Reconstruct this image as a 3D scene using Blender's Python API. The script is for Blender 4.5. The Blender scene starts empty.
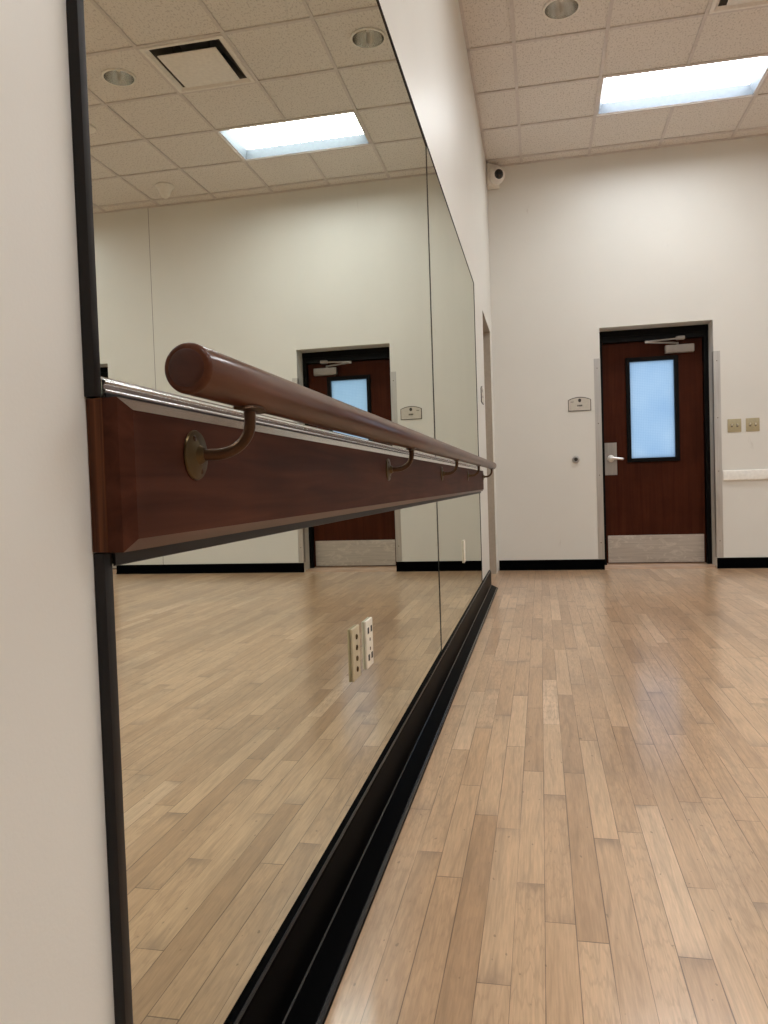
import bpy, bmesh, math, random
from mathutils import Vector, Matrix
random.seed(7)
sc = bpy.context.scene
COL = sc.collection
PI = math.pi

# ------------------------------------------------------------------ place
D = 7.2993            # back wall
H = 3.8044            # ceiling (underside of the grid)
T = 0.6096            # ceiling module
G0 = 0.3185           # first grid line off the mirror wall
T0 = 0.1602           # last grid line off the back wall
W = 7.0               # right wall
Y0 = -4.0             # wall behind the camera
def gx(i): return G0 + i*T
def gy(j): return D - T0 - j*T

# ------------------------------------------------------------------ node helpers
class NT:
    def __init__(s, m):
        m.use_nodes = True
        s.t = m.node_tree; s.t.nodes.clear()
        s.out = s.n('ShaderNodeOutputMaterial')
    def n(s, typ, **kw):
        nd = s.t.nodes.new(typ)
        for k, v in kw.items(): setattr(nd, k, v)
        return nd
    def l(s, a, b): s.t.links.new(a, b)
    def put(s, sock, v):
        if hasattr(v, 'is_output'): s.l(v, sock)
        elif v is not None: sock.default_value = v
    def math(s, op, a, b=None, c=None, clamp=False):
        nd = s.n('ShaderNodeMath', operation=op); nd.use_clamp = clamp
        s.put(nd.inputs[0], a)
        if b is not None: s.put(nd.inputs[1], b)
        if c is not None: s.put(nd.inputs[2], c)
        return nd.outputs[0]
    def comb(s, x, y, z=0.0):
        nd = s.n('ShaderNodeCombineXYZ')
        for k, v in enumerate((x, y, z)): s.put(nd.inputs[k], v)
        return nd.outputs[0]
    def sep(s, v):
        nd = s.n('ShaderNodeSeparateXYZ'); s.l(v, nd.inputs[0]); return nd.outputs
    def noise(s, vec, scale, detail=3.0, rough=0.55):
        nd = s.n('ShaderNodeTexNoise'); s.l(vec, nd.inputs['Vector'])
        nd.inputs['Scale'].default_value = scale; nd.inputs['Detail'].default_value = detail
        nd.inputs['Roughness'].default_value = rough
        return nd.outputs['Fac']
    def white(s, vec):
        nd = s.n('ShaderNodeTexWhiteNoise', noise_dimensions='2D'); s.l(vec, nd.inputs['Vector'])
        return nd.outputs['Value']
    def ramp(s, fac, stops, interp='LINEAR'):
        nd = s.n('ShaderNodeValToRGB'); cr = nd.color_ramp; cr.interpolation = interp
        while len(cr.elements) < len(stops): cr.elements.new(0.5)
        for e, (p, c) in zip(cr.elements, stops):
            e.position = p; e.color = (c[0], c[1], c[2], 1) if hasattr(c, '__len__') else (c, c, c, 1)
        s.l(fac, nd.inputs[0]); return nd.outputs[0]
    def mix(s, fac, a, b, blend='MIX'):
        nd = s.n('ShaderNodeMix', data_type='RGBA', blend_type=blend)
        s.put(nd.inputs[0], fac)
        for k, v in ((6, a), (7, b)):
            if isinstance(v, tuple): v = (v[0], v[1], v[2], 1)
            s.put(nd.inputs[k], v)
        return nd.outputs[2]
    def pos(s): return s.n('ShaderNodeNewGeometry').outputs['Position']
    def obj(s): return s.n('ShaderNodeTexCoord').outputs['Object']
    def scale(s, v, sc3):
        nd = s.n('ShaderNodeVectorMath', operation='MULTIPLY'); s.l(v, nd.inputs[0])
        nd.inputs[1].default_value = sc3; return nd.outputs[0]
    def principled(s, color, rough=0.5, metallic=0.0, spec=0.5, coat=0.0, coat_rough=0.1, bump=None, bstr=0.2, bdist=0.002):
        b = s.n('ShaderNodeBsdfPrincipled')
        if isinstance(color, tuple): color = (color[0], color[1], color[2], 1)
        s.put(b.inputs['Base Color'], color); s.put(b.inputs['Roughness'], rough)
        s.put(b.inputs['Metallic'], metallic); b.inputs['Specular IOR Level'].default_value = spec
        b.inputs['Coat Weight'].default_value = coat; b.inputs['Coat Roughness'].default_value = coat_rough
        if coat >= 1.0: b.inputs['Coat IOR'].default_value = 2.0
        if bump is not None:
            nd = s.n('ShaderNodeBump'); nd.inputs['Strength'].default_value = bstr
            nd.inputs['Distance'].default_value = bdist
            s.l(bump, nd.inputs['Height']); s.l(nd.outputs[0], b.inputs['Normal'])
        s.l(b.outputs[0], s.out.inputs[0]); return b

def mk(name): 
    m = bpy.data.materials.new(name); return m, NT(m)

def plain(name, c, rough=0.5, metallic=0.0, spec=0.5, coat=0.0, var=0.06, nscale=40):
    m, t = mk(name)
    f = t.noise(t.obj(), nscale, 3)
    lo = tuple(v*(1-var) for v in c); hi = tuple(min(1, v*(1+var)) for v in c)
    t.principled(t.ramp(f, [(0.3, lo), (0.7, hi)]), rough, metallic, spec, coat)
    return m

# ------------------------------------------------------------------ materials
def mat_wall():
    m, t = mk('painted_wall')
    p = t.pos()
    f = t.noise(p, 1.3, 4); g = t.noise(p, 220, 2)
    base = t.ramp(f, [(0.3, (0.730, 0.716, 0.668)), (0.7, (0.760, 0.746, 0.698))])
    # short vertical scuffs left by shoes and bags
    q = t.scale(p, (9.0, 9.0, 2.2))
    s1 = t.ramp(t.noise(q, 1.0, 5, 0.7), [(0.705, 0.0), (0.76, 1.0)])
    base = t.mix(t.math('MULTIPLY', s1, 0.22), base, (0.35, 0.31, 0.26))
    t.principled(base, 0.40, 0, 0.5, bump=g, bstr=0.12, bdist=0.001)
    return m
def mat_floor():
    m, t = mk('maple_strip_floor')
    p = t.pos(); xyz = t.sep(p)
    wd = 0.0572
    u = t.math('DIVIDE', t.math('ADD', xyz[0], 20.013), wd)
    row = t.math('FLOOR', u); fu = t.math('FRACT', u)
    r1 = t.white(t.comb(row, 3.7)); r2 = t.white(t.comb(row, 11.3))
    ln = t.math('MULTIPLY_ADD', r2, 0.55, 0.5)
    v = t.math('ADD', t.math('DIVIDE', t.math('ADD', xyz[1], 20.0), ln), t.math('MULTIPLY', r1, 17.0))
    idx = t.math('FLOOR', v); fv = t.math('FRACT', v)
    rnd = t.white(t.comb(row, idx)); rnd2 = t.white(t.comb(t.math('ADD', row, 71.5), idx))
    tone = t.ramp(rnd, [(0.0, (0.465, 0.287, 0.162)), (0.12, (0.55, 0.350, 0.203)), (0.5, (0.605, 0.395, 0.236)), (0.88, (0.65, 0.434, 0.264)), (0.95, (0.70, 0.478, 0.30)), (1.0, (0.75, 0.525, 0.345))])
    gv = t.comb(t.math('MULTIPLY', xyz[0], 42.0), t.math('MULTIPLY_ADD', xyz[1], 3.2, t.math('MULTIPLY', rnd2, 37.0)), t.math('MULTIPLY', rnd, 9.0))
    nd = t.n('ShaderNodeTexNoise'); t.l(gv, nd.inputs['Vector']); nd.inputs['Scale'].default_value = 1.0
    nd.inputs['Detail'].default_value = 5; nd.inputs['Distortion'].default_value = 1.2
    grain = t.ramp(nd.outputs['Fac'], [(0.3, 0.80), (0.5, 1.0), (0.72, 1.09)])
    col = t.mix(1.0, tone, grain, 'MULTIPLY')
    # flame figure on some boards
    wv = t.n('ShaderNodeTexWave', wave_type='RINGS'); t.l(t.comb(t.math('MULTIPLY_ADD', fu, 0.8, t.math('MULTIPLY', rnd, 5.0)), t.math('MULTIPLY_ADD', xyz[1], 1.1, t.math('MULTIPLY', rnd2, 23.0)), t.math('MULTIPLY', rnd, 3.0)), wv.inputs['Vector'])
    wv.inputs['Scale'].default_value = 4.0; wv.inputs['Distortion'].default_value = 9.0; wv.inputs['Detail'].default_value = 4; wv.inputs['Detail Scale'].default_value = 1.6
    flame = t.math('MULTIPLY', t.ramp(wv.outputs['Fac'], [(0.0, 1.0), (0.25, 0.0)]), t.math('GREATER_THAN', rnd2, 0.55))
    col = t.mix(t.math('MULTIPLY', flame, 0.32), col, (0.40, 0.25, 0.15))
    # wear and grey traffic stains
    wear = t.ramp(t.noise(t.scale(p, (1.6, 0.7, 1)), 1.4, 6, 0.62), [(0.45, 0.0), (0.72, 1.0)])
    col = t.mix(t.math('MULTIPLY', wear, 0.48), col, (0.30, 0.205, 0.135))
    ding = t.ramp(t.noise(t.scale(p, (75, 40, 1)), 1.0, 1, 0.4), [(0.745, 0.0), (0.775, 1.0)])
    col = t.mix(t.math('MULTIPLY', ding, 0.5), col, (0.12, 0.075, 0.045))
    fine = t.ramp(t.noise(t.comb(t.math('MULTIPLY', xyz[0], 260.0), t.math('MULTIPLY', xyz[1], 14.0), rnd), 1.0, 3), [(0.3, 0.86), (0.7, 1.08)])
    col = t.mix(1.0, col, fine, 'MULTIPLY')
    # joints between strips
    eu = t.math('MULTIPLY', t.math('MINIMUM', fu, t.math('SUBTRACT', 1.0, fu)), wd)
    ev = t.math('MULTIPLY', t.math('MINIMUM', fv, t.math('SUBTRACT', 1.0, fv)), ln)
    st_ = t.math('MULTIPLY', t.ramp(ev, [(0.0, 1.0), (0.035, 0.35), (0.09, 0.0)]), t.math('GREATER_THAN', t.white(t.comb(idx, t.math('ADD', row, 5.5))), 0.72))
    st_ = t.math('MULTIPLY', st_, t.ramp(t.noise(t.scale(p, (30, 12, 1)), 1.0, 4), [(0.35, 0.15), (0.65, 1.0)]))
    col = t.mix(t.math('MULTIPLY', st_, 0.6), col, (0.20, 0.135, 0.10))
    gapw = t.ramp(t.noise(t.scale(p, (7, 2.2, 1)), 1.0, 2), [(0.35, 0.0), (0.62, 1.0)])
    gw = t.math('MULTIPLY_ADD', gapw, 0.00095, 0.00025)
    ju = t.math('LESS_THAN', eu, gw); jv = t.math('LESS_THAN', ev, t.math('MULTIPLY', gw, 1.2))
    j = t.math('MAXIMUM', ju, jv)
    col = t.mix(t.math('MULTIPLY', j, 0.72), col, (0.085, 0.048, 0.026))
    t.principled(col, 0.30, 0, 0.5, coat=0.38, coat_rough=0.13, bump=t.math('SUBTRACT', 1.0, j), bstr=0.25, bdist=0.001)
    return m
def mat_tile():
    m, t = mk('fissured_ceiling_tile')
    p = t.pos()
    a = t.noise(t.scale(p, (1.0, 0.55, 1.0)), 92, 3, 0.6)
    b = t.noise(p, 190, 2)
    spots = t.ramp(a, [(0.385, 1.0), (0.45, 0.0)])
    pin = t.ramp(b, [(0.30, 1.0), (0.36, 0.0)])
    s = t.math('MAXIMUM', spots, t.math('MULTIPLY', pin, 0.6))
    c = t.mix(t.math('MULTIPLY', s, 0.40), (0.775, 0.735, 0.690), (0.30, 0.26, 0.225))
    t.principled(c, 0.95, 0, 0.1, bump=t.math('SUBTRACT', 1.0, s), bstr=0.35, bdist=0.003)
    return m
def mat_wood(name, dark, mid, light, rough, coat, sc3, crough=0.12, spec=0.3):
    m, t = mk(name)
    o = t.obj()
    nd = t.n('ShaderNodeTexNoise'); t.l(t.scale(o, sc3), nd.inputs['Vector']); nd.inputs['Scale'].default_value = 1.0
    nd.inputs['Detail'].default_value = 6; nd.inputs['Distortion'].default_value = 0.8
    c = t.ramp(nd.outputs['Fac'], [(0.28, dark), (0.5, mid), (0.75, light)])
    big = t.ramp(t.noise(o, 5, 3), [(0.3, 0.82), (0.7, 1.12)])
    t.principled(t.mix(1.0, c, big, 'MULTIPLY'), rough, 0, spec, coat=coat, coat_rough=crough)
    return m
def mat_metal(name, c, rough, scratch=0.0, sc3=(60, 60, 60)):
    m, t = mk(name)
    o = t.obj()
    f = t.noise(t.scale(o, sc3), 1.0, 4)
    col = t.ramp(f, [(0.3, tuple(v*0.85 for v in c)), (0.7, tuple(min(1, v*1.1) for v in c))])
    r = t.ramp(f, [(0.3, rough*0.8), (0.7, min(1, rough*1.25))])
    if scratch:
        nd = t.n('ShaderNodeTexNoise'); t.l(t.scale(o, (9, 9, 16)), nd.inputs['Vector']); nd.inputs['Detail'].default_value = 5
        nd.inputs['Scale'].default_value = 1.0; nd.inputs['Distortion'].default_value = 1.6
        z = t.sep(o)[2]
        k = t.math('MULTIPLY', t.ramp(nd.outputs['Fac'], [(0.56, 0.0), (0.60, 1.0), (0.64, 0.15), (0.70, 1.0)]), scratch)
        col = t.mix(k, col, (0.85, 0.82, 0.76))
    t.principled(col, r, 1.0)
    return m
def mat_mirror():
    m, t = mk('silvered_mirror_glass')
    g = t.n('ShaderNodeBsdfGlossy')
    g.inputs['Roughness'].default_value = 0.0
    f = t.noise(t.pos(), 2.0, 3)
    t.l(t.ramp(f, [(0.3, (0.80, 0.825, 0.755)), (0.7, (0.82, 0.845, 0.775))]), g.inputs['Color'])
    # dried cleaning drips and specks on the glass
    p = t.pos()
    sp = t.ramp(t.noise(t.scale(p, (1, 22, 7)), 1.0, 3, 0.5), [(0.70, 0.0), (0.80, 1.0)])
    hi = t.math('GREATER_THAN', t.sep(p)[2], 1.45)
    d = t.n('ShaderNodeBsdfDiffuse'); d.inputs[0].default_value = (0.8, 0.78, 0.72, 1)
    mx = t.n('ShaderNodeMixShader'); t.l(t.math('MULTIPLY', t.math('MULTIPLY', sp, hi), 0.12), mx.inputs[0])
    t.l(g.outputs[0], mx.inputs[1]); t.l(d.outputs[0], mx.inputs[2]); t.l(mx.outputs[0], t.out.inputs[0])
    return m
def mat_emit(name, c, s):
    m, t = mk(name)
    e = t.n('ShaderNodeEmission'); e.inputs['Strength'].default_value = s
    f = t.noise(t.obj(), 3, 2)
    t.l(t.ramp(f, [(0.2, tuple(v*0.96 for v in c)), (0.8, c)]), e.inputs['Color'])
    t.l(e.outputs[0], t.out.inputs[0]); return m
def mat_pane():
    m, t = mk('frosted_wired_glass')
    o = t.obj(); x, y, z = t.sep(o)
    a = t.math('FRACT', t.math('DIVIDE', x, 0.0155)); b = t.math('FRACT', t.math('DIVIDE', z, 0.0155))
    w = t.math('MAXIMUM', t.math('LESS_THAN', a, 0.2), t.math('LESS_THAN', b, 0.2))
    cl = t.noise(o, 3.0, 3)
    c = t.ramp(cl, [(0.3, (0.80, 0.86, 0.92)), (0.7, (0.93, 0.95, 0.97))])
    c = t.mix(t.math('MULTIPLY', w, 0.30), c, (0.42, 0.52, 0.62))
    tr = t.n('ShaderNodeBsdfTranslucent'); t.l(c, tr.inputs[0])
    gl = t.n('ShaderNodeBsdfGlossy'); gl.inputs['Roughness'].default_value = 0.25
    mx = t.n('ShaderNodeMixShader'); mx.inputs[0].default_value = 0.04
    t.l(tr.outputs[0], mx.inputs[1]); t.l(gl.outputs[0], mx.inputs[2]); t.l(mx.outputs[0], t.out.inputs[0])
    return m

M = dict(
    wall=mat_wall(), floor=mat_floor(), tile=mat_tile(),
    grid=plain('ceiling_grid_paint', (0.64, 0.59, 0.56), 0.6),
    white=plain('white_enamel', (0.83, 0.80, 0.74), 0.45),
    rubber=plain('black_rubber_base', (0.0018, 0.0018, 0.002), 0.3, 0, 0.004),
    rubberedge=plain('highlight_rubber_edge', (0.015, 0.015, 0.016), 0.2, 0, 0.3),  # base edges lightened and glossed to draw thin highlight lines
    blackframe=plain('black_painted_steel', (0.003, 0.0028, 0.0028), 0.45, 0, 0.12),
    bronze_trim=plain('dark_bronze_trim', (0.010, 0.008, 0.008), 0.4, 0, 0.3),
    mirror=mat_mirror(),
    glass_edge=plain('dark_glass_edge', (0.006, 0.009, 0.008), 0.3),
    chrome=mat_metal('bright_aluminium', (0.95, 0.95, 0.93), 0.19, 0, (30, 2, 200)),
    steel=mat_metal('brushed_stainless', (0.57, 0.555, 0.53), 0.42, 0, (90, 90, 3)),
    kick=mat_metal('scratched_stainless', (0.60, 0.57, 0.53), 0.42, 0.45, (3, 90, 90)),
    satin=mat_metal('satin_chrome', (0.88, 0.87, 0.85), 0.34, 0, (8, 8, 8)),
    brass=mat_metal('aged_brass', (0.115, 0.078, 0.038), 0.36, 0, (50, 50, 50)),
    bronze=mat_metal('brown_bronze', (0.085, 0.047, 0.028), 0.36, 0, (50, 50, 50)),
    board=mat_wood('mahogany_board', (0.046, 0.0145, 0.0082), (0.068, 0.022, 0.012), (0.094, 0.032, 0.018), 0.5, 0.0, (45, 2.2, 45), 0.2, 0.07),
    bevel=mat_wood('highlight_board_edge', (0.050, 0.018, 0.012), (0.070, 0.026, 0.017), (0.095, 0.037, 0.024), 0.14, 1.0, (45, 2.2, 45), 0.07, 0.8),  # coat exaggerated on the top bevel alone to force its bright highlight
    lowbevel=mat_wood('sheen_board_edge', (0.055, 0.020, 0.012), (0.080, 0.030, 0.018), (0.105, 0.042, 0.026), 0.34, 0.25, (45, 2.2, 45), 0.3, 0.3),  # lower bevel lightened and glossed to stand for the floor's reflection
    cap=mat_wood('dark_end_grain', (0.036, 0.0085, 0.004), (0.056, 0.0135, 0.006), (0.075, 0.021, 0.009), 0.35, 0.1, (30, 30, 30), 0.15, 0.3),
    endwood=mat_wood('reddish_wood_strip', (0.030, 0.009, 0.004), (0.085, 0.028, 0.011), (0.16, 0.058, 0.024), 0.5, 0.0, (170, 170, 3), 0.1, 0.15),
    rail=mat_wood('varnished_round_rail', (0.060, 0.0185, 0.0085), (0.088, 0.029, 0.014), (0.120, 0.043, 0.021), 0.30, 0.20, (40, 1.6, 40), 0.09, 0.08),
    doorwood=mat_wood('dark_cherry_veneer', (0.044, 0.0095, 0.0036), (0.055, 0.0128, 0.005), (0.068, 0.017, 0.007), 0.5, 0.0, (28, 28, 1.4), 0.1, 0.08),
    threshold=mat_wood('maple_sill', (0.40, 0.25, 0.16), (0.50, 0.33, 0.22), (0.58, 0.40, 0.28), 0.45, 0.1, (3, 40, 40)),
    pane=mat_pane(),
    almond=plain('almond_plastic', (0.52, 0.44, 0.29), 0.4),
    olive=plain('olive_brass_plate', (0.43, 0.37, 0.23), 0.4, 0.15),
    ivory=plain('ivory_plastic', (0.80, 0.74, 0.62), 0.4),
    darkslot=plain('dark_socket', (0.02, 0.018, 0.016), 0.6),
    signface=plain('grey_sign_plate', (0.58, 0.54, 0.47), 0.5),
    signdark=plain('dark_sign_border', (0.05, 0.042, 0.035), 0.5),
    lens=mat_emit('lit_diffuser', (0.955, 0.985, 1.0), 13.5),
    pan=plain('troffer_reflector', (0.15, 0.175, 0.205), 0.5),
    reflector=mat_metal('specular_reflector', (0.80, 0.78, 0.74), 0.22, 0, (8, 8, 2)),
    shade=plain('duct_black', (0.07, 0.063, 0.055), 0.7),
    plaque=plain('diffuser_plate', (0.80, 0.76, 0.71), 0.5),
    camwhite=plain('camera_housing', (0.84, 0.81, 0.77), 0.4),
    camlens=plain('camera_dark_dome', (0.008, 0.008, 0.009), 0.12),
    bulb=plain('frosted_bulb', (0.85, 0.82, 0.76), 0.3),
    lockplate=mat_metal('dull_stainless', (0.40, 0.38, 0.355), 0.42, 0, (90, 90, 3)),
    closer=plain('closer_aluminium_paint', (0.36, 0.335, 0.31), 0.45, 0.2),
    jamb=plain('tan_jamb_paint', (0.40, 0.345, 0.28), 0.5),
    joint=plain('wall_joint', (0.17, 0.15, 0.12), 0.8),
)

# ------------------------------------------------------------------ mesh helpers
def box(bm, x0, x1, y0, y1, z0, z1, mi=0, bev=0.0, seg=2):
    vs = [bm.verts.new((x, y, z)) for x in (x0, x1) for y in (y0, y1) for z in (z0, z1)]
    fs = []
    for q in ((0, 1, 3, 2), (4, 6, 7, 5), (0, 4, 5, 1), (2, 3, 7, 6), (0, 2, 6, 4), (1, 5, 7, 3)):
        f = bm.faces.new([vs[i] for i in q]); f.material_index = mi; fs.append(f)
    if bev > 0:
        es = {e for f in fs for e in f.edges}
        r = bmesh.ops.bevel(bm, geom=list(es), offset=bev, segments=seg, profile=0.5, affect='EDGES')
        for f in r['faces']: f.material_index = mi; f.smooth = True
    return fs
def prism(bm, pts, axis, a0, a1, mi=0, smooth=False):
    """extrude the closed 2D outline pts along axis from a0 to a1"""
    def P(p, a):
        if axis == 0: return (a, p[0], p[1])
        if axis == 1: return (p[0], a, p[1])
        return (p[0], p[1], a)
    A = [bm.verts.new(P(p, a0)) for p in pts]; B = [bm.verts.new(P(p, a1)) for p in pts]
    n = len(pts)
    for f in (bm.faces.new(A), bm.faces.new(B[::-1])): f.material_index = mi
    for i in range(n):
        f = bm.faces.new((A[i], B[i], B[(i+1) % n], A[(i+1) % n])); f.material_index = mi; f.smooth = smooth
def tube(bm, path, radii, seg=20, mi=0, cap=True):
    path = [Vector(p) for p in path]
    if not hasattr(radii, '__len__'): radii = [radii]*len(path)
    rings = []; up = None
    for i, p in enumerate(path):
        d = (path[min(i+1, len(path)-1)] - path[max(i-1, 0)]).normalized()
        if up is None:
            up = Vector((0, 0, 1)) if abs(d.z) < 0.9 else Vector((0, 1, 0))
        s = d.cross(up).normalized(); up = s.cross(d).normalized()
        rings.append([bm.verts.new(p + (s*math.cos(a) + up*math.sin(a))*radii[i]) for a in [2*PI*k/seg for k in range(seg)]])
    for A, B in zip(rings, rings[1:]):
        for k in range(seg):
            f = bm.faces.new((A[k], B[k], B[(k+1) % seg], A[(k+1) % seg])); f.smooth = True; f.material_index = mi
    if cap:
        for R in (rings[0][::-1], rings[-1]):
            f = bm.faces.new(R); f.material_index = mi
def lathe(bm, prof, mat4=Matrix.Identity(4), seg=32, mi=0, close=True):
    """profile (r, h) turned about local z, then transformed"""
    rings = []
    for r, h in prof:
        if r < 1e-6: rings.append([bm.verts.new(mat4 @ Vector((0, 0, h)))])
        else: rings.append([bm.verts.new(mat4 @ Vector((r*math.cos(2*PI*k/seg), r*math.sin(2*PI*k/seg), h))) for k in range(seg)])
    for A, B in zip(rings, rings[1:]):
        for k in range(seg):
            k2 = (k+1) % seg
            if len(A) == 1 and len(B) == 1: continue
            if len(A) == 1: f = bm.faces.new((A[0], B[k], B[k2]))
            elif len(B) == 1: f = bm.faces.new((A[k], B[0], A[k2]))
            else: f = bm.faces.new((A[k], B[k], B[k2], A[k2]))
            f.smooth = True; f.material_index = mi
    return rings
def axis_to(pos, direction):
    return Matrix.Translation(Vector(pos)) @ Vector(direction).to_track_quat('Z', 'Y').to_matrix().to_4x4()

def finish(bm, name, mats, root_loc, parent=None, loc=None, sharp=math.radians(33), recalc=True):
    if recalc: bmesh.ops.recalc_face_normals(bm, faces=bm.faces[:])
    bmesh.ops.translate(bm, verts=bm.verts[:], vec=-Vector(root_loc))
    me = bpy.data.meshes.new(name); bm.to_mesh(me); bm.free()
    try: me.set_sharp_from_angle(angle=sharp)
    except Exception: pass
    for m in (mats if isinstance(mats, (list, tuple)) else [mats]): me.materials.append(m)
    o = bpy.data.objects.new(name, me); COL.objects.link(o)
    if parent is not None: o.parent = parent
    else: o.location = root_loc
    return o
def tag(o, label, cat, group=None, kind=None):
    o['label'] = label; o['category'] = cat
    if group: o['group'] = group
    if kind: o['kind'] = kind
    return o
def thing(name, loc, label, cat, group=None, kind=None):
    o = bpy.data.objects.new(name, None); o.empty_display_size = 0.05
    o.location = loc; COL.objects.link(o)
    return tag(o, label, cat, group, kind)
class Thing:
    def __init__(s, name, loc, label, cat, group=None, kind=None):
        s.loc = Vector(loc); s.o = thing(name, loc, label, cat, group, kind)
    def part(s, name, bm, m, parent=None, label=None, **kw):
        o = finish(bm, name, m, s.loc, parent or s.o, **kw)
        if label: o['label'] = label
        return o
def copy_tree(o, parent=None):
    c = o.copy(); COL.objects.link(c)
    if parent is not None: c.parent = parent
    for ch in list(o.children): copy_tree(ch, c)
    return c
def struct(name, bm, m, loc=(0, 0, 0)):
    o = finish(bm, name, m, loc); o['kind'] = 'structure'; return o
B = bmesh.new

# ------------------------------------------------------------------ setting
OX0, OX1, OZ = 0.985, 1.966, 2.237       # door opening in the back wall
SX0, SX1 = 4.04, 5.021                   # second opening, far right
LY0, LY1, LZ = 6.118, 7.022, 2.223       # opening in the mirror wall
TOP = H + 0.45
bm = B(); box(bm, -0.4, W, Y0, D, -0.2, 0); box(bm, OX0, OX1, D, D+0.25, -0.2, 0); box(bm, SX0, SX1, D, D+0.25, -0.2, 0)
struct('floor', bm, M['floor'])

bm = B()
box(bm, -0.4, 0, Y0, LY0, 0, TOP); box(bm, -0.4, 0, LY0, LY1, LZ, TOP); box(bm, -0.4, 0, LY1, D, 0, TOP); box(bm, -0.4, -0.22, LY0, LY1, 0, LZ)
struct('wall_left', bm, M['wall'])
bm = B(); E_ = D+0.30
for x0, x1 in ((-0.4, OX0), (OX1, SX0), (SX1, W+0.3)): box(bm, x0, x1, D, E_, -0.2, TOP)
for x0, x1 in ((OX0, OX1), (SX0, SX1)): box(bm, x0, x1, D, E_, OZ, TOP)
struct('wall_back', bm, M['wall'])
bm = B(); box(bm, W, W+0.3, Y0-0.3, D, -0.2, TOP); struct('wall_right', bm, M['wall'])
bm = B(); box(bm, -0.4, W, Y0-0.3, Y0, -0.2, TOP); struct('wall_front', bm, M['wall'])

# ceiling: lay-in tiles on an exposed grid, with the openings for fixtures left free
TROF = [(1, 1), (1, 6), (1, 11), (7, 1), (7, 6), (7, 11), (4, 6), (4, 11)]     # (i, j): two cells wide; all but the first are added for light
DIFF = [(2, 3)]
DOWN = [(0, 3), (3, 3)]
DR = 0.104
bm = B()
XS = [0.0] + [gx(i) for i in range(0, 11)] + [W]
YS = [D] + [gy(j) for j in range(0, 19)] + [Y0]
skip = {(i, j) for i, j in DIFF} | {(i+k, j) for i, j in TROF for k in (0, 1)}
TZ = H + 0.010
for a in range(len(XS)-1):
    for b in range(len(YS)-1):
        i, j = a-1, b-1
        if (i, j) in skip: continue
        x0, x1, y1, y0 = XS[a], XS[a+1], YS[b], YS[b+1]
        if (i, j) in DOWN:
            cx, cy = (x0+x1)/2, (y0+y1)/2; n = 48; ci = []; so = []
            for k in range(n):
                t = 2*PI*k/n + PI/4; c, s = math.cos(t), math.sin(t); q = max(abs(c), abs(s))
                ci.append(bm.verts.new((cx+DR*c, cy+DR*s, TZ)))
                so.append(bm.verts.new((cx+(x1-x0)/2*c/q, cy+(y1-y0)/2*s/q, TZ)))
            for k in range(n):
                bm.faces.new((ci[k], so[k], so[(k+1) % n], ci[(k+1) % n])).material_index = 0
        else:
            box(bm, x0, x1, y0, y1, TZ, TZ+0.012, 0)
hw = 0.012
for x in XS[1:-1]:
    # leave the grid out where it would cross a troffer
    segs = []; y = Y0
    cuts = sorted((gy(j+1)+hw, gy(j)-hw) for i, j in TROF if abs(gx(i+1)-x) < 1e-6)
    for c0, c1 in cuts: segs.append((y, c0)); y = c1
    segs.append((y, D))
    for y0, y1 in segs: box(bm, x-hw, x+hw, y0, y1, H, H+0.0095, 1)
for y in YS[1:-1]:
    for a in range(len(XS)-1): 
        box(bm, XS[a]+(hw if a else 0), XS[a+1]-(hw if a < len(XS)-2 else 0), y-hw, y+hw, H, H+0.0095, 1)
# wall angle round the edge
box(bm, 0, 0.02, Y0, D, H, H+0.0095, 1); box(bm, 0.02, W, D-0.02, D, H, H+0.0095, 1)
box(bm, -0.4, W+0.3, Y0-0.3, D+0.3, TOP, TOP+0.2, 0)
struct('ceiling', bm, [M['tile'], M['grid']])

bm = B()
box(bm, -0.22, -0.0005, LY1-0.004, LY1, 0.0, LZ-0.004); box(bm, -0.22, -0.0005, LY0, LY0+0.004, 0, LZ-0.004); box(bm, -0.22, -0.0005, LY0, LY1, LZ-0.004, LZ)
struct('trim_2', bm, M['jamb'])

# rubber cove base on the back wall
def base_prof(th, h, toe, s=1):
    return [(0, 0), (-s*toe, 0), (-s*toe, 0.004), (-s*(toe*0.6), 0.011), (-s*th*1.3, 0.024), (-s*th, 0.04), (-s*th, h-0.003), (-s*th+s*0.003, h), (0, h)]
bm = B()
pr = [(D+a, z) for a, z in base_prof(0.007, 0.0965, 0.018)]
for x0, x1 in ((0.012, OX0), (OX1, SX0), (SX1, W)): prism(bm, [(y, z) for y, z in pr], 0, x0, x1)
struct('baseboard_back', bm, M['rubber'])
bm = B()
box(bm, 3.4985, 3.5025, D-0.0012, D, 0.094, H)
struct('trim_1', bm, M['joint'])

# deep two-step base below the mirrors
bm = B()
prism(bm, [(0.0, 0.0), (0.0655, 0.0), (0.0665, 0.004), (0.0655, 0.0085), (0.063, 0.0125), (0.059, 0.0145), (0.0565, 0.0138), (0.0190, 0.0335), (0.0165, 0.036),
           (0.0165, 0.140), (0.0155, 0.147), (0.012, 0.1515), (0.0, 0.1515)], 1, 0.645, 6.03)
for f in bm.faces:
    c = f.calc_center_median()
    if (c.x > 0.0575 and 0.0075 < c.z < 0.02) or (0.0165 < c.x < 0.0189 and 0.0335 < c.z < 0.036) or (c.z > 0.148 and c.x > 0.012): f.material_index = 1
struct('baseboard_left', bm, [M['rubber'], M['rubberedge']])

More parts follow.
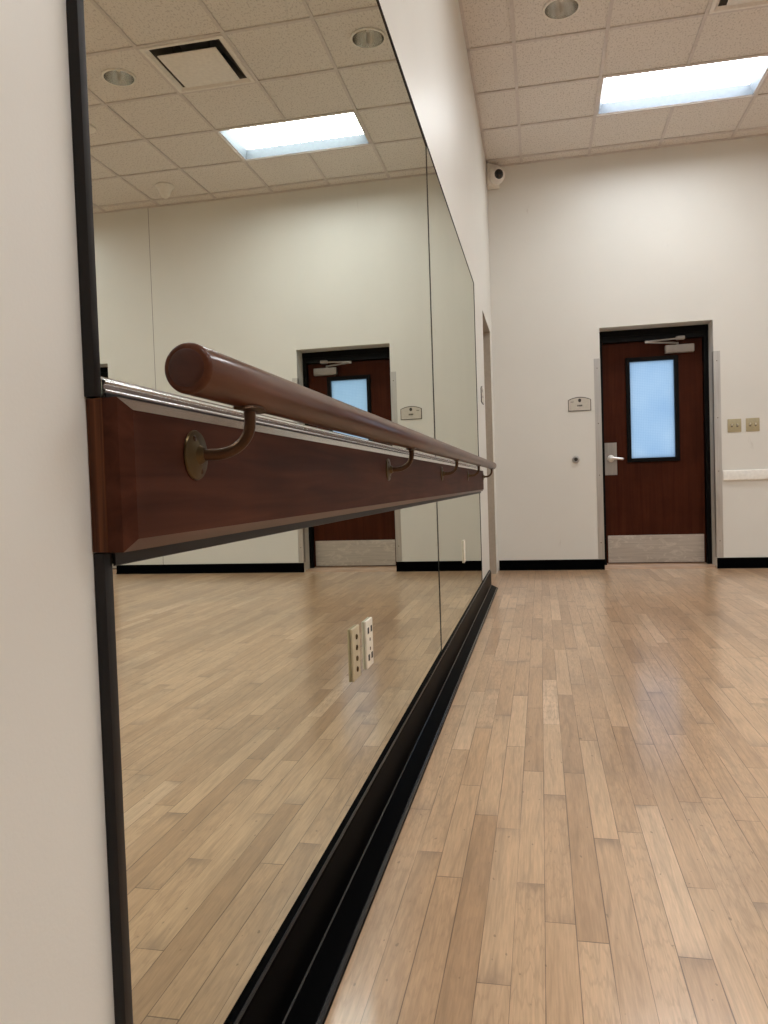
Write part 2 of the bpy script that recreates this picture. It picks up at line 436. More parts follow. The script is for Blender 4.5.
# ------------------------------------------------------------------ mirrors
XM = 0.0068       # silvered face, very slight bow of the near sheets
SL = [(0.6, 0.0004), (0.80, 0.0002), (0.96, -0.0012), (1.29, -0.0008), (1.60, 0.0012), (1.83, 0.0022), (2.05, 0.0016), (3.10, 0.0012)]
def slope(y):
    for (a, p), (b, q) in zip(SL, SL[1:]):
        if y <= b: return p+(q-p)*(y-a)/(b-a)
    return SL[-1][1]
def pane_x(y, bow):
    if not bow: return XM-0.0008
    n = 60; h = (y-1.33)/n
    return XM-0.0008-sum(slope(1.33+(k+0.5)*h) for k in range(n))*h
def pane(y0, y1, z0, z1, bow):
    bm = B(); n = 40
    ys = [y0+(y1-y0)*k/n for k in range(n+1)]
    fr = [(bm.verts.new((pane_x(y, bow), y, z0)), bm.verts.new((pane_x(y, bow), y, z1))) for y in ys]
    for a, b in zip(fr, fr[1:]):
        f = bm.faces.new((a[0], b[0], b[1], a[1])); f.smooth = True; f.material_index = 0
    th = 0.0022
    fr2 = [(bm.verts.new((pane_x(y, bow), y, z0)), bm.verts.new((pane_x(y, bow), y, z1)), bm.verts.new((pane_x(y, bow)-th, y, z0)), bm.verts.new((pane_x(y, bow)-th, y, z1))) for y in ys]
    for a, b in zip(fr2, fr2[1:]):
        for q in ((a[2], a[3], b[3], b[2]), (a[0], a[2], b[2], b[0]), (a[1], b[1], b[3], a[3])):
            bm.faces.new(q).material_index = 1
    for a in (fr2[0], fr2[-1]): bm.faces.new((a[0], a[1], a[3], a[2])).material_index = 1
    return bm
SEAM, YE, YF = 3.062, 0.6485, 5.245
ZB, ZT = 0.1525, 2.2095
CH0, CH1 = 0.936, 0.9545               # silver channel under the upper sheets
LC0, LC1 = 0.7742, 0.7880               # dark channel over the lower sheets
def mirror_thing(lab, y0, y1, z0, z1, upper, bow, near):
    t = Thing('wall_mirror', (0, (y0+y1)/2, z0), lab, 'mirror')
    py0 = y0+0.006 if near else y0+0.0020
    t.part('mirror_pane', pane(py0, y1-0.0020, z0, z1, bow), [M['mirror'], M['glass_edge']], recalc=False)
    ye = y0 if near else y0
    if near:
        bm = B(); w = 0.0115 if upper else 0.0142
        zz0, zz1 = (CH0+0.0005, z1+0.004) if upper else (z0+0.0, LC1)
        sh = -0.0024 if upper else 0.0005
        box(bm, 0.0, 0.0120, y0+sh, y0+w+sh, zz0, zz1, 0, 0.0012, 2)
        t.part('side_trim', bm, M['bronze_trim'])
    c0 = y0+(0.0096 if upper else 0.0148) if near else y0
    if upper:
        bm = B()
        # J-channel: back leg, floor and a stepped front lip with two rounded ribs
        pr = [(0.0005, CH0), (0.0138, CH0), (0.0138, CH0+0.0042)]
        for zc in (CH0+0.0070, CH0+0.0155):
            pr += [(0.0134+0.0024*math.cos(a), zc+0.0024*math.sin(a)) for a in [-PI/2+PI*k/8 for k in range(9)]]
        pr += [(0.0132, CH1), (0.0122, CH1), (0.0122, CH0+0.003), (0.0005, CH0+0.003)]
        prism(bm, pr, 1, c0, y1, 0, True)
        t.part('silver_channel', bm, M['chrome'], label='bright aluminium channel along the bottom edge')
        bm = B(); box(bm, 0.0138, 0.0164, c0, y1, CH0-0.0002, CH0+0.0046)  # dark gasket strip between channel and board
        t.part('dark_gasket', bm, M['bronze_trim'])
        bm = B(); box(bm, 0.0006, 0.0085, c0, y1, z1, z1+0.0025)
        t.part('top_trim', bm, M['bronze_trim'])
    else:
        bm = B()
        prism(bm, [(0.0005, LC1), (0.0150, LC1), (0.0150, LC0+0.001), (0.0140, LC0), (0.0122, LC0), (0.0122, LC1-0.003), (0.0005, LC1-0.003)], 1, c0, y1)
        t.part('dark_channel', bm, M['bronze_trim'], label='dark bronze channel along the top edge')
    bm = B()
    if near: box(bm, 0.0006, 0.0030, y1-0.0020, y1+0.0020, z0, z1)
    else: box(bm, 0.001, 0.0085, y1, y1+0.004, z0, z1)
    t.part('seam_strip' if near else 'edge_trim', bm, M['glass_edge'])
    return t
mirror_thing('large upper wall mirror nearest the camera, above the wooden board, reflecting the ceiling light', YE, SEAM, CH0+0.004, ZT, True, True, True)
mirror_thing('narrower-looking far upper wall mirror above the board, beyond the vertical seam', SEAM, YF, CH0+0.004, ZT, True, False, False)
mirror_thing('large lower wall mirror nearest the camera, below the board, with two outlet plates', YE, SEAM, ZB, LC1-0.004, False, True, True)
mirror_thing('far lower wall mirror below the board, beyond the seam, with one outlet plate', SEAM, YF, ZB, LC1-0.004, False, False, False)

# ------------------------------------------------------------------ board behind the barre
t = Thing('barre_board', (0, 0.648, 0.787), 'long dark mahogany board with slanted edges, running between upper and lower mirrors', 'board')
bz0, bz1, by0, by1 = 0.7885, 0.9352, 0.648, 5.155
bm = B(); box(bm, 0.0004, 0.0175, by0, by1, bz0, bz1, 0, 0.0008, 1)
t.part('backing_strip', bm, M['endwood'], label='lighter reddish wood strip behind the board')
bm = B()
bx0, bx1, bx2, bv = 0.0175, 0.033, 0.0425, 0.0118
def ring(x, i): return [bm.verts.new((x, y, z)) for y, z in ((by0+i, bz0+i), (by1-i, bz0+i), (by1-i, bz1-i), (by0+i, bz1-i))]
R = [ring(bx0, 0), ring(bx1, 0), ring(bx2, bv)]
for A, C in zip(R, R[1:]):
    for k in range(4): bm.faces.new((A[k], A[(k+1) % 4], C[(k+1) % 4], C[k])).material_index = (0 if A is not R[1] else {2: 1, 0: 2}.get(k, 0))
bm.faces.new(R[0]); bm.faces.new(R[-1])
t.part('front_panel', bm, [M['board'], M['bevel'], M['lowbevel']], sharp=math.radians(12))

# ------------------------------------------------------------------ barre
RX, RZ, RR, RY0, RY1 = 0.100, 0.9595, 0.0243, 0.6575, 5.29
t = Thing('ballet_barre', (RX, RY0, 0.88), 'round varnished wooden ballet barre on curved metal brackets along the mirror wall', 'barre')
bm = B(); rr = 0.006
path = []; rad = []
for k in range(7):
    a = PI/2*k/6; path.append((RX, RY0+rr-rr*math.cos(a)*1.0, RZ)); rad.append(RR-rr+rr*math.sin(a))
for k in range(1, 31): path.append((RX, RY0+rr+(RY1-RY0-2*rr)*k/30, RZ)); rad.append(RR)
for k in range(1, 7):
    a = PI/2*k/6; path.append((RX, RY1-rr+rr*math.sin(a), RZ)); rad.append(RR-rr+rr*math.cos(a))
tube(bm, path, rad, 48)
t.part('rail', bm, M['rail'], sharp=math.radians(60))
for ycap, dr in ((RY0+0.0006, -1), (RY1-0.0006, 1)):
    bm = B(); lathe(bm, [(0.0, 0.0030), (0.012, 0.0026), (0.0168, 0.0016), (0.0186, 0.0), (0.0186, -0.0006), (0.0, -0.0006)], axis_to((RX, ycap, RZ), (0, dr, 0)), 40)
    t.part('end_cap', bm, M['cap'], label='darker rounded end cap')
def bracket():
    yb, zb, xb = 0.788, 0.8845, bx2; sk = 0.024; ys = yb+sk
    zs = RZ-RR
    bm = B(); pth = []
    r = 0.036
    cx, cz = RX-r, zb+r
    def yy_(x): return yb+sk*max(0, (x-xb-0.01)/(RX-xb-0.01))
    pth += [(xb+0.004, yb, zb), (xb+0.010, yb, zb), (cx, yy_(cx), zb)]
    pth += [(cx+r*math.sin(a), yy_(cx+r*math.sin(a)), cz-r*math.cos(a)) for a in [PI/2*k/12 for k in range(1, 13)]]
    pth += [(RX, ys, zs-0.003)]
    tube(bm, pth, [0.0078]+[0.0064]*(len(pth)-2)+[0.0068], 18)
    br = t.part('bracket', bm, M['bronze'])
    bm = B(); m4 = axis_to((xb, yb, zb), (1, 0, 0))
    lathe(bm, [(0.0, 0.0), (0.0275, 0.0), (0.0282, 0.0012), (0.0272, 0.0030), (0.020, 0.0046), (0.011, 0.0068), (0.0088, 0.011), (0.0072, 0.013), (0.0, 0.013)], m4, 40)
    t.part('wall_plate', bm, M['brass'], br, label='round brass plate screwed to the board')
    for dy, dz in ((-0.008, 0.0175), (0.008, -0.0175), (0.0, 0.0)):
        if dy == 0: continue
        bm = B(); lathe(bm, [(0.0, 0.0058), (0.0024, 0.0056), (0.0040, 0.0044), (0.0042, 0.003), (0.0, 0.003)], axis_to((xb, yb+dy, zb+dz), (1, 0, 0)), 16)
        box(bm, xb+0.0055, xb+0.0061, yb+dy-0.0025, yb+dy+0.0025, zb+dz-0.0004, zb+dz+0.0004)
        t.part('screw', bm, M['bronze'], br)
    bm = B()      # saddle cupped to the underside of the rail
    n = 10; L = 0.030
    vs = []
    for yy, hwid in ((-L, 0.006), (-L*0.8, 0.010), (-L*0.3, 0.0125), (L*0.3, 0.0125), (L*0.8, 0.010), (L, 0.006)):
        row = []
        for k in range(n+1):
            a = (k/n-0.5)*2*hwid/RR
            row.append((bm.verts.new((RX+RR*math.sin(a), ys+yy, RZ-RR*math.cos(a))), bm.verts.new((RX+(RR+0.0032)*math.sin(a), ys+yy, RZ-(RR+0.0032)*math.cos(a)))))
        vs.append(row)
    for A, C in zip(vs, vs[1:]):
        for k in range(n):
            for s in (0, 1):
                f = bm.faces.new((A[k][s], A[k+1][s], C[k+1][s], C[k][s])); f.smooth = True
        for k in (0, n): bm.faces.new((A[k][0], A[k][1], C[k][1], C[k][0]))
    for A in (vs[0], vs[-1]):
        for k in range(n): bm.faces.new((A[k][0], A[k+1][0], A[k+1][1], A[k][1]))
    t.part('saddle', bm, M['bronze'], br)
    return br
br = bracket()
for y in (1.882, 2.945, 4.020, 5.095):
    c = copy_tree(br, t.o); c.location = (0, y-0.788, 0)

# ------------------------------------------------------------------ outlet plates on the lower mirrors
def rplate(bm, x0, y0, y1, z0, z1, th):
    box(bm, x0, x0+th, y0, y1, z0, z1, 0, min(0.0022, th*0.45), 3)
def outlet(lab, y0, y1, z0, z1, kind):
    x0 = pane_x((y0+y1)/2, y1 < SEAM)
    yc, zc = (y0+y1)/2, (z0+z1)/2
    t = Thing('outlet_plate', (x0, yc, z0), lab, 'outlet plate')
    bm = B(); rplate(bm, x0, y0, y1, z0, z1, 0.0062)
    t.part('cover_plate', bm, M['almond'] if kind == 0 else M['ivory'])
    xf = x0+0.0062
    if kind == 0:
        for k, dz in enumerate((0.036, 0.012, -0.012, -0.036)):
            bm = B(); lathe(bm, [(0.0, 0.001), (0.003, 0.001), (0.0042, 0.003), (0.0055, 0.003), (0.0062, 0.0), (0, 0)], axis_to((xf-0.0005, yc, zc+dz), (1, 0, 0)), 20)
            t.part('round_jack', bm, M['brass'])
    elif kind == 1:
        for dy in (-0.016, 0.016):
            for dz in (0.032, -0.032):
                bm = B(); box(bm, xf-0.001, xf+0.0012, yc+dy-0.006, yc+dy+0.006, zc+dz-0.0075, zc+dz+0.0075, 0, 0.0008, 1)
                t.part('socket', bm, M['darkslot'])
        for dz in (0.009, -0.013):
            bm = B(); lathe(bm, [(0, 0.001), (0.0035, 0.0008), (0.0045, 0), (0, -0.0005)], axis_to((xf, yc, zc+dz), (1, 0, 0)), 14)
            t.part('screw', bm, M['bronze'])
    else:
        for dz in (0.02, -0.02):
            bm = B(); box(bm, xf-0.001, xf+0.0015, yc-0.014, yc+0.014, zc+dz-0.013, zc+dz+0.013, 0, 0.001, 1)
            t.part('receptacle', bm, M['ivory'])
outlet('almond outlet plate with a column of round jacks on the near lower mirror', 1.583, 1.647, 0.4180, 0.5340, 0)
outlet('white outlet plate with dark sockets, beside the almond plate on the lower mirror', 1.716, 1.782, 0.4135, 0.5270, 1)
outlet('single ivory outlet plate low on the far mirror beyond the seam', 4.02, 4.085, 0.420, 0.540, 2)

# ------------------------------------------------------------------ door in the back wall
FY = D + 0.195       # face of the steel frame
LF = D + 0.245       # face of the leaf
lx0, lx1, lz0, lz1 = 1.026, 1.921, 0.031, 2.125
def make_door():
    t = Thing('door_1', (OX0, D, 0), 'dark cherry door with blue wired-glass window, lever and kick plate in the back wall', 'door', None, 'structure')
    bm = B()
    fx0, fx1, fz = lx0-0.004, lx1+0.004, lz1+0.004
    yb = E_
    box(bm, OX0, fx0, FY, yb, 0, OZ); box(bm, fx1, OX1, FY, yb, 0, OZ); box(bm, fx0, fx1, FY, yb, fz, OZ)
    box(bm, fx0, fx0+0.016, LF+0.042, yb, 0, fz); box(bm, fx1-0.016, fx1, LF+0.042, yb, 0, fz); box(bm, fx0+0.016, fx1-0.016, LF+0.042, yb, fz-0.016, fz)
    box(bm, OX0, OX1, FY-0.008, FY, fz+0.05, OZ-0.004, 0, 0.002, 1)
    t.part('frame', bm, M['blackframe'])
    bm = B(); prism(bm, [(D+0.012, 0.0), (D+0.05, 0.017), (LF-0.01, 0.020), (LF-0.01, 0.026), (LF+0.04, 0.026), (LF+0.042, 0.036), (yb, 0.036), (yb, 0.0)], 0, OX0+0.001, OX1-0.001)
    t.part('threshold', bm, M['threshold'], label='pale wooden threshold under the door')
    gx0, gx1, gz0, gz1 = 1.268, 1.674, 1.026, 1.946
    bm = B()
    y0, y1 = LF, LF+0.042
    box(bm, lx0, gx0, y0, y1, lz0, lz1); box(bm, gx1, lx1, y0, y1, lz0, lz1); box(bm, gx0, gx1, y0, y1, lz0, gz0); box(bm, gx0, gx1, y0, y1, gz1, lz1)
    bmesh.ops.remove_doubles(bm, verts=bm.verts[:], dist=1e-5)
    leaf = t.part('leaf', bm, M['doorwood'])
    bm = B(); wo, pr = 0.034, 0.018
    for a0, a1, c0, c1 in ((gx0-wo, gx0+0.004, gz0-wo, gz1+wo), (gx1-0.004, gx1+wo, gz0-wo, gz1+wo), (gx0+0.004, gx1-0.004, gz0-wo, gz0+0.004), (gx0+0.004, gx1-0.004, gz1-0.004, gz1+wo)):
        box(bm, a0, a1, y0-pr, y1+0.004, c0, c1, 0, 0.002, 1)
    t.part('window_frame', bm, M['blackframe'], leaf)
    bm = B(); box(bm, gx0+0.003, gx1-0.003, y0+0.020, y0+0.026, gz0+0.003, gz1-0.003)
    t.part('glass_pane', bm, M['pane'], leaf, label='frosted blue wired glass pane')
    bm = B(); box(bm, 1.040, 1.908, y0-0.002, y0+0.001, 0.036, 0.297, 0, 0.0006, 1)
    t.part('kick_plate', bm, M['kick'], leaf, label='scratched stainless kick plate')
    bm = B(); box(bm, 1.0275, 1.139, y0-0.003, y0+0.001, 0.878, 1.187, 0, 0.001, 1)
    t.part('lock_plate', bm, M['lockplate'], leaf, label='stainless steel lock plate')
    bm = B(); hx, hz = 1.083, 1.036
    lathe(bm, [(0, 0.0), (0.034, 0.0), (0.034, 0.006), (0.030, 0.012), (0.016, 0.014), (0.013, 0.03), (0.013, 0.055), (0, 0.058)], axis_to((hx, y0-0.003, hz), (0, -1, 0)), 32)
    tube(bm, [(hx-0.004, y0-0.048, hz+0.001), (hx+0.02, y0-0.052, hz+0.001), (hx+0.06, y0-0.056, hz-0.003), (hx+0.103, y0-0.052, hz-0.008), (hx+0.108, y0-0.046, hz-0.009)], [0.012, 0.013, 0.012, 0.0115, 0.009], 16)
    t.part('lever_handle', bm, M['satin'], leaf, label='satin chrome lever handle')
    bm = B(); box(bm, 1.590, 1.843, y0-0.058, y0, 1.998, 2.070, 0, 0.005, 3)
    bm2 = bm
    cl = t.part('door_closer', bm2, M['closer'])
    bm = B(); sx = 1.70
    tube(bm, [(sx, y0-0.03, 2.069), (sx, y0-0.03, 2.096)], 0.011, 16)
    ex, ey, ez = 1.405, y0-0.17, 2.088
    for a, b_, w in (((sx, y0-0.03, 2.088), (ex, ey, ez), 0.012), ((ex, ey, ez+0.006), (1.718, FY-0.03, 2.122), 0.010)):
        tube(bm, [a, b_], w*0.75, 12)
    lathe(bm, [(0, -0.008), (0.013, -0.008), (0.013, 0.014), (0, 0.014)], Matrix.Translation((ex, ey, ez)), 16)
    t.part('closer_arm', bm, M['closer'], cl)
    bm = B(); box(bm, 1.68, 1.757, FY-0.045, FY, 2.110, 2.142, 0, 0.006, 3)
    t.part('arm_bracket', bm, M['closer'], cl)
    return t
d1 = make_door()
d2 = copy_tree(d1.o); d2.name = 'door_2'; d2.location = (SX0, D, 0)
d2['label'] = 'second dark door far right on the back wall, only a black sliver of it in the mirror'

# stainless corner guards either side of the opening
def guard(x, s, lab):
    t = Thing('corner_guard', (x, D, 0.094), lab, 'corner guard')
    z0, z1, w = 0.1, 1.957, 0.056
    bm = B(); th = 0.0022
    prism(bm, [(x, D-th), (x-s*w, D-th), (x-s*w, D-0.0001), (x+s*0.0001, D-0.0001), (x+s*0.0001, D+w), (x+s*th, D+w), (x+s*th, D)], 2, z0, z1)
    t.part('metal_angle', bm, M['steel'])
    for z in (1.87, 1.36, 0.88, 0.25):
        bm = B(); lathe(bm, [(0, 0.0014), (0.003, 0.001), (0.0045, 0.0), (0, -0.0005)], axis_to((x-s*0.028, D-th, z), (0, -1, 0)), 12)
        t.part('screw', bm, M['bronze'])
guard(OX0, 1, 'stainless steel corner guard on the wall edge left of the door, beside the lever')
guard(OX1, -1, 'stainless steel corner guard on the wall edge right of the door, towards the switches')

# ------------------------------------------------------------------ room signs
def sign_outline(w, h, rise, inset=0.0, n=14):
    hw_ = w/2-inset; pts = [(-hw_, inset), (hw_, inset), (hw_, h-rise-inset*0.4)]
    a0 = h-rise-inset*0.4; 
    for k in range(1, n):
        u = 1-2*k/n; pts.append((hw_*u, a0+(rise-inset*0.7)*(1-u*u)))
    pts.append((-hw_, a0)); return pts
def sign(lab, base, u, nrm, w=0.208, h=0.130):
    """base: bottom centre on the wall; u: direction to the reader's right; nrm: out of the wall"""
    base, u, nrm = Vector(base), Vector(u), Vector(nrm); up = Vector((0, 0, 1))
    t = Thing('room_sign', base, lab, 'sign')
    def plate(pts, a, b):
        bm = B(); A = [bm.verts.new(base+u*p[0]+up*p[1]+nrm*a) for p in pts]; C = [bm.verts.new(base+u*p[0]+up*p[1]+nrm*b) for p in pts]
        bm.faces.new(A); bm.faces.new(C[::-1])
        for i in range(len(pts)): bm.faces.new((A[i], A[(i+1) % len(pts)], C[(i+1) % len(pts)], C[i]))
        return bm
    t.part('backplate', plate(sign_outline(w, h, 0.026), 0.0, 0.006), M['signdark'])
    t.part('face', plate(sign_outline(w, h, 0.026, 0.006), 0.006, 0.0075), M['signface'])
    t.part('pictogram', plate([(0.014*math.cos(a)+0.002, 0.098+0.017*math.sin(a)) for a in [2*PI*k/14 for k in range(14)]], 0.0075, 0.0085), M['signdark'])
    bars = [(-0.020, -0.011), (-0.008, 0.002), (0.005, 0.014), (0.016, 0.024)]
    for a, b in bars:
        t.part('lettering', plate([(a, 0.042), (b, 0.042), (b, 0.057), (a, 0.057)], 0.0075, 0.0085), M['signdark'])
    t.part('small_caption', plate([(-0.080, 0.083), (-0.052, 0.084), (-0.052, 0.0885), (-0.080, 0.0875)], 0.0075, 0.0083), M['signdark'])
sign('small grey arched-top room sign on the back wall left of the door', (0.792, D, 1.483), (1, 0, 0), (0, -1, 0))
sign('small grey room sign seen edge-on on the mirror wall before the side opening', (0, 5.79, 1.445), (0, 1, 0), (1, 0, 0))

t = Thing('wall_stop', (0.747, D, 1.034), 'small round dark metal wall stop below the room sign left of the door', 'door stop')
bm = B(); m4 = axis_to((0.747, D, 1.034), (0, -1, 0))
lathe(bm, [(0, 0), (0.034, 0), (0.034, 0.012), (0.030, 0.022), (0.022, 0.024), (0.018, 0.020), (0, 0.020)], m4, 32)
t.part('metal_ring', bm, M['steel'])
bm = B(); lathe(bm, [(0, 0.024), (0.010, 0.0235), (0.0165, 0.0205), (0.0165, 0.019), (0, 0.019)], m4, 24)
t.part('rubber_centre', bm, M['darkslot'])

# ------------------------------------------------------------------ switches and rub rail
def switch(lab, x0, z0):
    t = Thing('light_switch', (x0+0.0575, D, z0), lab, 'light switch')
    bm = B(); box(bm, x0, x0+0.114, D-0.006, D, z0, z0+0.118, 0, 0.0025, 3)
    t.part('cover_plate', bm, M['olive'])
    for dx in (0.034, 0.080):
        x, z = x0+dx, z0+0.059
        bm = B(); box(bm, x-0.006, x+0.006, D-0.0078, D-0.005, z-0.0135, z+0.0135)
        sl = t.part('slot', bm, M['darkslot'])
        bm = B(); prism(bm, [(D-0.006, z-0.006), (D-0.006, z+0.008), (D-0.020, z+0.013), (D-0.022, z+0.006)], 0, x-0.0045, x+0.0045)
        t.part('toggle', bm, M['ivory'])
        for dz in (0.034, -0.034):
            bm = B(); lathe(bm, [(0, 0.0012), (0.0028, 0.0008), (0.0035, 0), (0, -0.0005)], axis_to((x, D-0.006, z+dz), (0, -1, 0)), 10)
            t.part('screw', bm, M['olive'])
switch('olive two-toggle switch plate nearest the door, left of the pair', 2.075, 1.2245)
switch('olive two-toggle switch plate farther from the door, right of the pair', 2.2265, 1.225)

bm = B()
prism(bm, [(D, 0.793), (D-0.019, 0.793), (D-0.023, 0.797), (D-0.023, 0.870), (D-0.018, 0.880), (D, 0.8835)], 0, 2.028, 3.96)
o = finish(bm, 'rub_rail', M['white'], (2.028, D, 0.793)); tag(o, 'white horizontal rub rail on the back wall right of the door, under the switches', 'rail')

# ------------------------------------------------------------------ security camera in the corner
t = Thing('security_camera', (0.0, D, 3.60), 'white dome security camera in the corner just under the ceiling', 'camera')
cc = Vector((0.086, D-0.098, 3.690)); out = Vector((0.55, -0.80, -0.16)).normalized()
bm = B()
pts = [(0.002, D-0.001), (0.002, D-0.125), (0.024, D-0.128), (0.112, D-0.040), (0.110, D-0.001)]
prism(bm, pts, 2, 3.600, 3.803)
bmesh.ops.bevel(bm, geom=bm.edges[:], offset=0.008, segments=3, profile=0.5, affect='EDGES')
t.part('corner_bracket', bm, M['white'], sharp=math.radians(30))
bm = B(); r = 0.082
lathe(bm, [(0, -0.045), (0.087, -0.045), (0.087, -0.028)] + [(r*math.cos(a), r*math.sin(a)) for a in [PI/2*k/12-0.25 for k in range(13)]] + [(0.0, r)], axis_to(cc, out), 36)
t.part('dome_housing', bm, M['camwhite'])
look = Vector((0.42, -0.88, -0.20)).normalized()
bm = B(); r2 = 0.043
lathe(bm, [(0.045, 0.0), (0.043, 0.014), (0.038, 0.018)] + [(0.038*math.cos(a), 0.018+0.022*math.sin(a)) for a in [PI/2*k/8 for k in range(1, 9)]], axis_to(cc+look*0.056, look), 28)
t.part('lens_dome', bm, M['camlens'])

# ------------------------------------------------------------------ ceiling fixtures
def troffer(i, j, lab):
    x0, x1, y0, y1 = gx(i)+hw, gx(i+2)-hw, gy(j+1)+hw, gy(j)-hw
    zc = H
    t = Thing('ceiling_troffer', ((x0+x1)/2, (y0+y1)/2, H), lab, 'ceiling light', 'fluorescent troffers in the ceiling grid')
    bm = B(); f = 0.014
    for a0, a1, c0, c1 in ((x0-hw, x1+hw, y0-hw, y0+f), (x0-hw, x1+hw, y1-f, y1+hw), (x0-hw, x0+f, y0+f, y1-f), (x1-f, x1+hw, y0+f, y1-f)):
        box(bm, a0, a1, c0, c1, H+0.0058, H+0.010)
    t.part('frame', bm, M['grid'])
    bm = B(); a = 0.05; zt = H+0.088
    lo = [bm.verts.new(v) for v in ((x0+f, y0+f, H+0.006), (x1-f, y0+f, H+0.006), (x1-f, y1-f, H+0.006), (x0+f, y1-f, H+0.006))]
    hi = [bm.verts.new(v) for v in ((x0+a, y0+a, zt), (x1-a, y0+a, zt), (x1-a, y1-a, zt), (x0+a, y1-a, zt))]
    up = [bm.verts.new(v) for v in ((x0-hw, y0-hw, H+0.010), (x1+hw, y0-hw, H+0.010), (x1+hw, y1+hw, H+0.010), (x0-hw, y1+hw, H+0.010))]
    ut = [bm.verts.new(v) for v in ((x0-hw, y0-hw, zt+0.02), (x1+hw, y0-hw, zt+0.02), (x1+hw, y1+hw, zt+0.02), (x0-hw, y1+hw, zt+0.02))]
    for k in range(4):
        k2 = (k+1) % 4
        bm.faces.new((lo[k], lo[k2], hi[k2], hi[k])); bm.faces.new((up[k], ut[k], ut[k2], up[k2])); bm.faces.new((lo[k], up[k], up[k2], lo[k2]))
    bm.faces.new(ut)
    t.part('reflector_pan', bm, M['pan'], recalc=False)
    bm = B(); box(bm, x0+a-0.004, x1-a+0.004, y0+a-0.004, y1-a+0.004, zt-0.012, zt-0.004)
    t.part('lit_lens', bm, M['lens'], label='glowing white lens')
    return t
labs = ['lit fluorescent troffer in the ceiling near the back wall and door',
        'added unseen fill troffer in the ceiling midway along the mirror wall, out of frame',
        'added unseen fill troffer in the ceiling above the camera, out of frame',
        'added unseen fill troffer at the far right near the back wall, out of frame',
        'added unseen fill troffer in the middle of the right half of the room, out of frame',
        'added unseen fill troffer on the right above the camera end, out of frame',
        'added unseen fill troffer in the middle of the ceiling, out of frame',
        'added unseen fill troffer in the middle of the room behind the camera, out of frame']
for (i, j), lab in zip(TROF, labs): troffer(i, j, lab)

def downlight(i, j, lab):
    cx, cy = (gx(i)+gx(i+1))/2, (gy(j)+gy(j+1))/2
    t = Thing('recessed_downlight', (cx, cy, H), lab, 'downlight', 'unlit recessed downlights')
    m4 = Matrix.Translation((cx, cy, H))
    bm = B(); lathe(bm, [(0.102, 0.0055), (0.117, 0.0055), (0.117, 0.002), (0.113, -0.001), (0.104, -0.001), (0.102, 0.0055)], m4, 48)
    t.part('trim_ring', bm, M['white'])
    bm = B(); lathe(bm, [(0.1025, 0.001), (0.096, 0.05), (0.083, 0.11), (0.060, 0.16), (0.0, 0.165), (0.0, 0.17), (0.064, 0.17), (0.1035, 0.05), (0.1035, 0.006)], m4, 48)
    t.part('reflector_cone', bm, M['reflector'], sharp=math.radians(80))
    bm = B(); lathe(bm, [(0.022, 0.163), (0.022, 0.12), (0.012, 0.10), (0.011, 0.05), (0.0, 0.045)], m4, 20)
    t.part('lamp', bm, M['bulb'])
downlight(0, 3, 'unlit round recessed downlight nearest the mirror wall')
downlight(3, 3, 'unlit round recessed downlight beside the square air diffuser, seen left in the mirror')

def diffuser(i, j, lab):
    x0, x1, y0, y1 = gx(i)+0.001, gx(i+1)-0.001, gy(j+1)+0.001, gy(j)-0.001
    cx, cy = (x0+x1)/2, (y0+y1)/2
    t = Thing('air_diffuser', (cx, cy, H), lab, 'air diffuser')
    def sq(bm, h, z): return [bm.verts.new((cx+a*h, cy+b*h, z)) for a, b in ((-1, -1), (1, -1), (1, 1), (-1, 1))]
    bm = B(); hh = (x1-x0)/2
    R = [sq(bm, hh-0.012, H+0.0058), sq(bm, hh-0.012, H-0.004), sq(bm, hh-0.034, H-0.006), sq(bm, hh-0.050, H+0.004), sq(bm, hh-0.058, H+0.010)]
    for A, C in zip(R, R[1:]):
        for k in range(4): bm.faces.new((A[k], A[(k+1) % 4], C[(k+1) % 4], C[k]))
    t.part('frame', bm, M['plaque'], recalc=False)
    bm = B()
    R = [sq(bm, hh-0.058, H+0.010), sq(bm, hh-0.105, H+0.06), sq(bm, hh-0.17, H+0.13), sq(bm, hh-0.17, H+0.14), sq(bm, hh-0.012, H+0.14), sq(bm, hh-0.012, H+0.006)]
    for A, C in zip(R, R[1:]):
        for k in range(4): bm.faces.new((A[k], A[(k+1) % 4], C[(k+1) % 4], C[k]))
    bm.faces.new(R[3])
    t.part('throat', bm, M['shade'], recalc=False)
    bm = B(); p = 0.206
    box(bm, cx-p, cx+p, cy-p, cy+p, H-0.020, H-0.012, 0, 0.003, 2)
    t.part('face_plate', bm, M['plaque'])
    for a, b in ((-1, -1), (1, -1), (1, 1), (-1, 1)):
        bm = B(); tube(bm, [(cx+a*0.13, cy+b*0.13, H-0.012), (cx+a*0.13, cy+b*0.13, H+0.139)], 0.005, 8)
        t.part('hanger_rod', bm, M['shade'])
diffuser(2, 3, 'square white plaque air diffuser in the ceiling before the lit troffer')

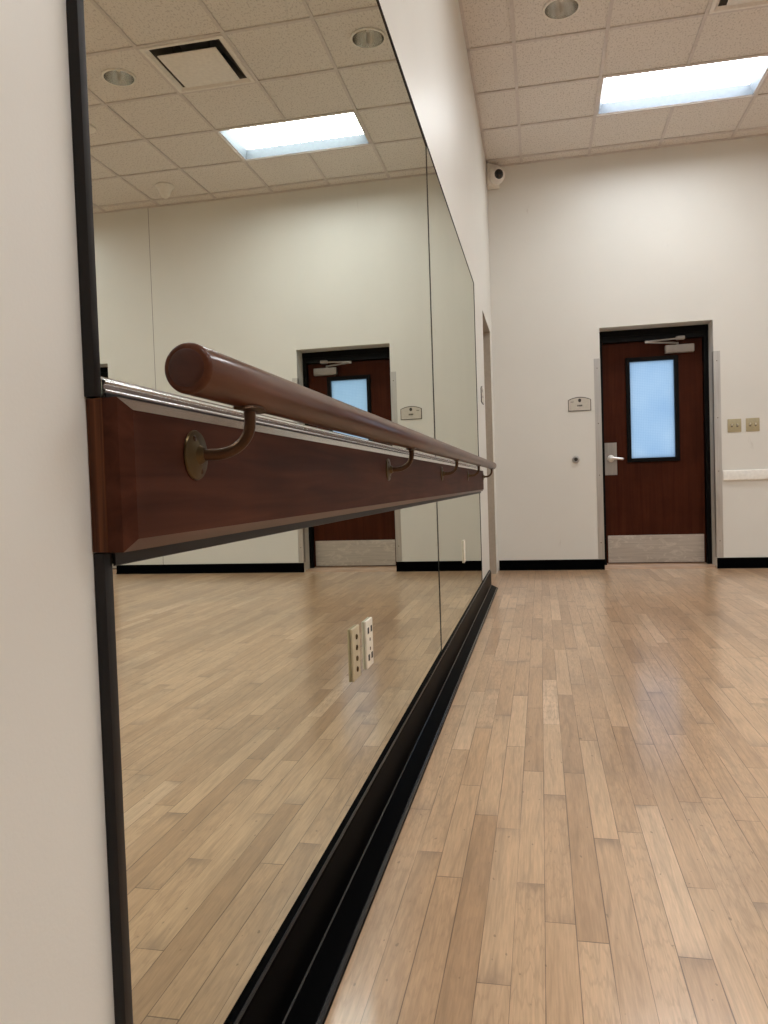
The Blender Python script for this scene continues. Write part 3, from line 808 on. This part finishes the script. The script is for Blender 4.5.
sx, sy = 3.075, 6.845
t = Thing('ceiling_sensor', (sx, sy, H), 'white cone-shaped ceiling sensor, seen in the mirror near the back wall', 'sensor')
bm = B(); lathe(bm, [(0, 0.0055), (0.086, 0.0055), (0.090, 0.0), (0.086, -0.008), (0.074, -0.016)], Matrix.Translation((sx, sy, H)), 40)
t.part('base_ring', bm, M['white'])
bm = B(); lathe(bm, [(0.074, -0.014), (0.062, -0.045), (0.042, -0.085), (0.028, -0.102), (0.012, -0.110), (0, -0.111)], Matrix.Translation((sx, sy, H)), 40)
t.part('cone', bm, M['white'])
sx, sy = 3.115, 5.60
t = Thing('ceiling_speaker', (sx, sy, H), 'thin round white ceiling disc at the left edge of the mirror', 'ceiling disc')
bm = B(); lathe(bm, [(0, 0.0055), (0.085, 0.0055), (0.088, 0.001), (0.084, -0.006), (0.07, -0.011), (0.0, -0.013)], Matrix.Translation((sx, sy, H)), 40)
t.part('disc', bm, M['white'])

# ------------------------------------------------------------------ light, world, camera
w = bpy.data.worlds.new('daylight'); sc.world = w; w.use_nodes = True
bg = w.node_tree.nodes.get('Background') or w.node_tree.nodes.new('ShaderNodeBackground')
bg.inputs[0].default_value = (0.50, 0.71, 0.93, 1); bg.inputs[1].default_value = 0.82

f, yaw, pitch, roll, cx, cz = 756.0858, -0.2055, -0.0340, -0.0330, 0.4208, 0.8429
yaw, pitch, roll = CAM = (-0.2055, -0.0340, -0.0330)
fw = Vector((math.sin(yaw)*math.cos(pitch), math.cos(yaw)*math.cos(pitch), math.sin(pitch)))
r = Vector((math.cos(yaw), -math.sin(yaw), 0)); u = r.cross(fw)
r2 = r*math.cos(roll)+u*math.sin(roll); u2 = -r*math.sin(roll)+u*math.cos(roll)
cam = bpy.data.cameras.new('camera'); co = bpy.data.objects.new('camera', cam); COL.objects.link(co)
mw = Matrix(((r2.x, u2.x, -fw.x, cx), (r2.y, u2.y, -fw.y, 0), (r2.z, u2.z, -fw.z, cz), (0, 0, 0, 1)))
co.matrix_world = mw
cam.sensor_fit = 'HORIZONTAL'; cam.sensor_width = 36; cam.lens = f/768*36; cam.clip_start = 0.02; cam.clip_end = 100
sc.camera = co
vs = sc.view_settings
vs.view_transform = 'Standard'; vs.look = 'None'; vs.gamma = 1.0; vs.use_curve_mapping = False
vs.exposure = 0.51
sc.cycles.use_denoising = True
sc.cycles.max_bounces = 10; sc.cycles.diffuse_bounces = 7; sc.cycles.glossy_bounces = 6
sc.cycles.sample_clamp_indirect = 8.0
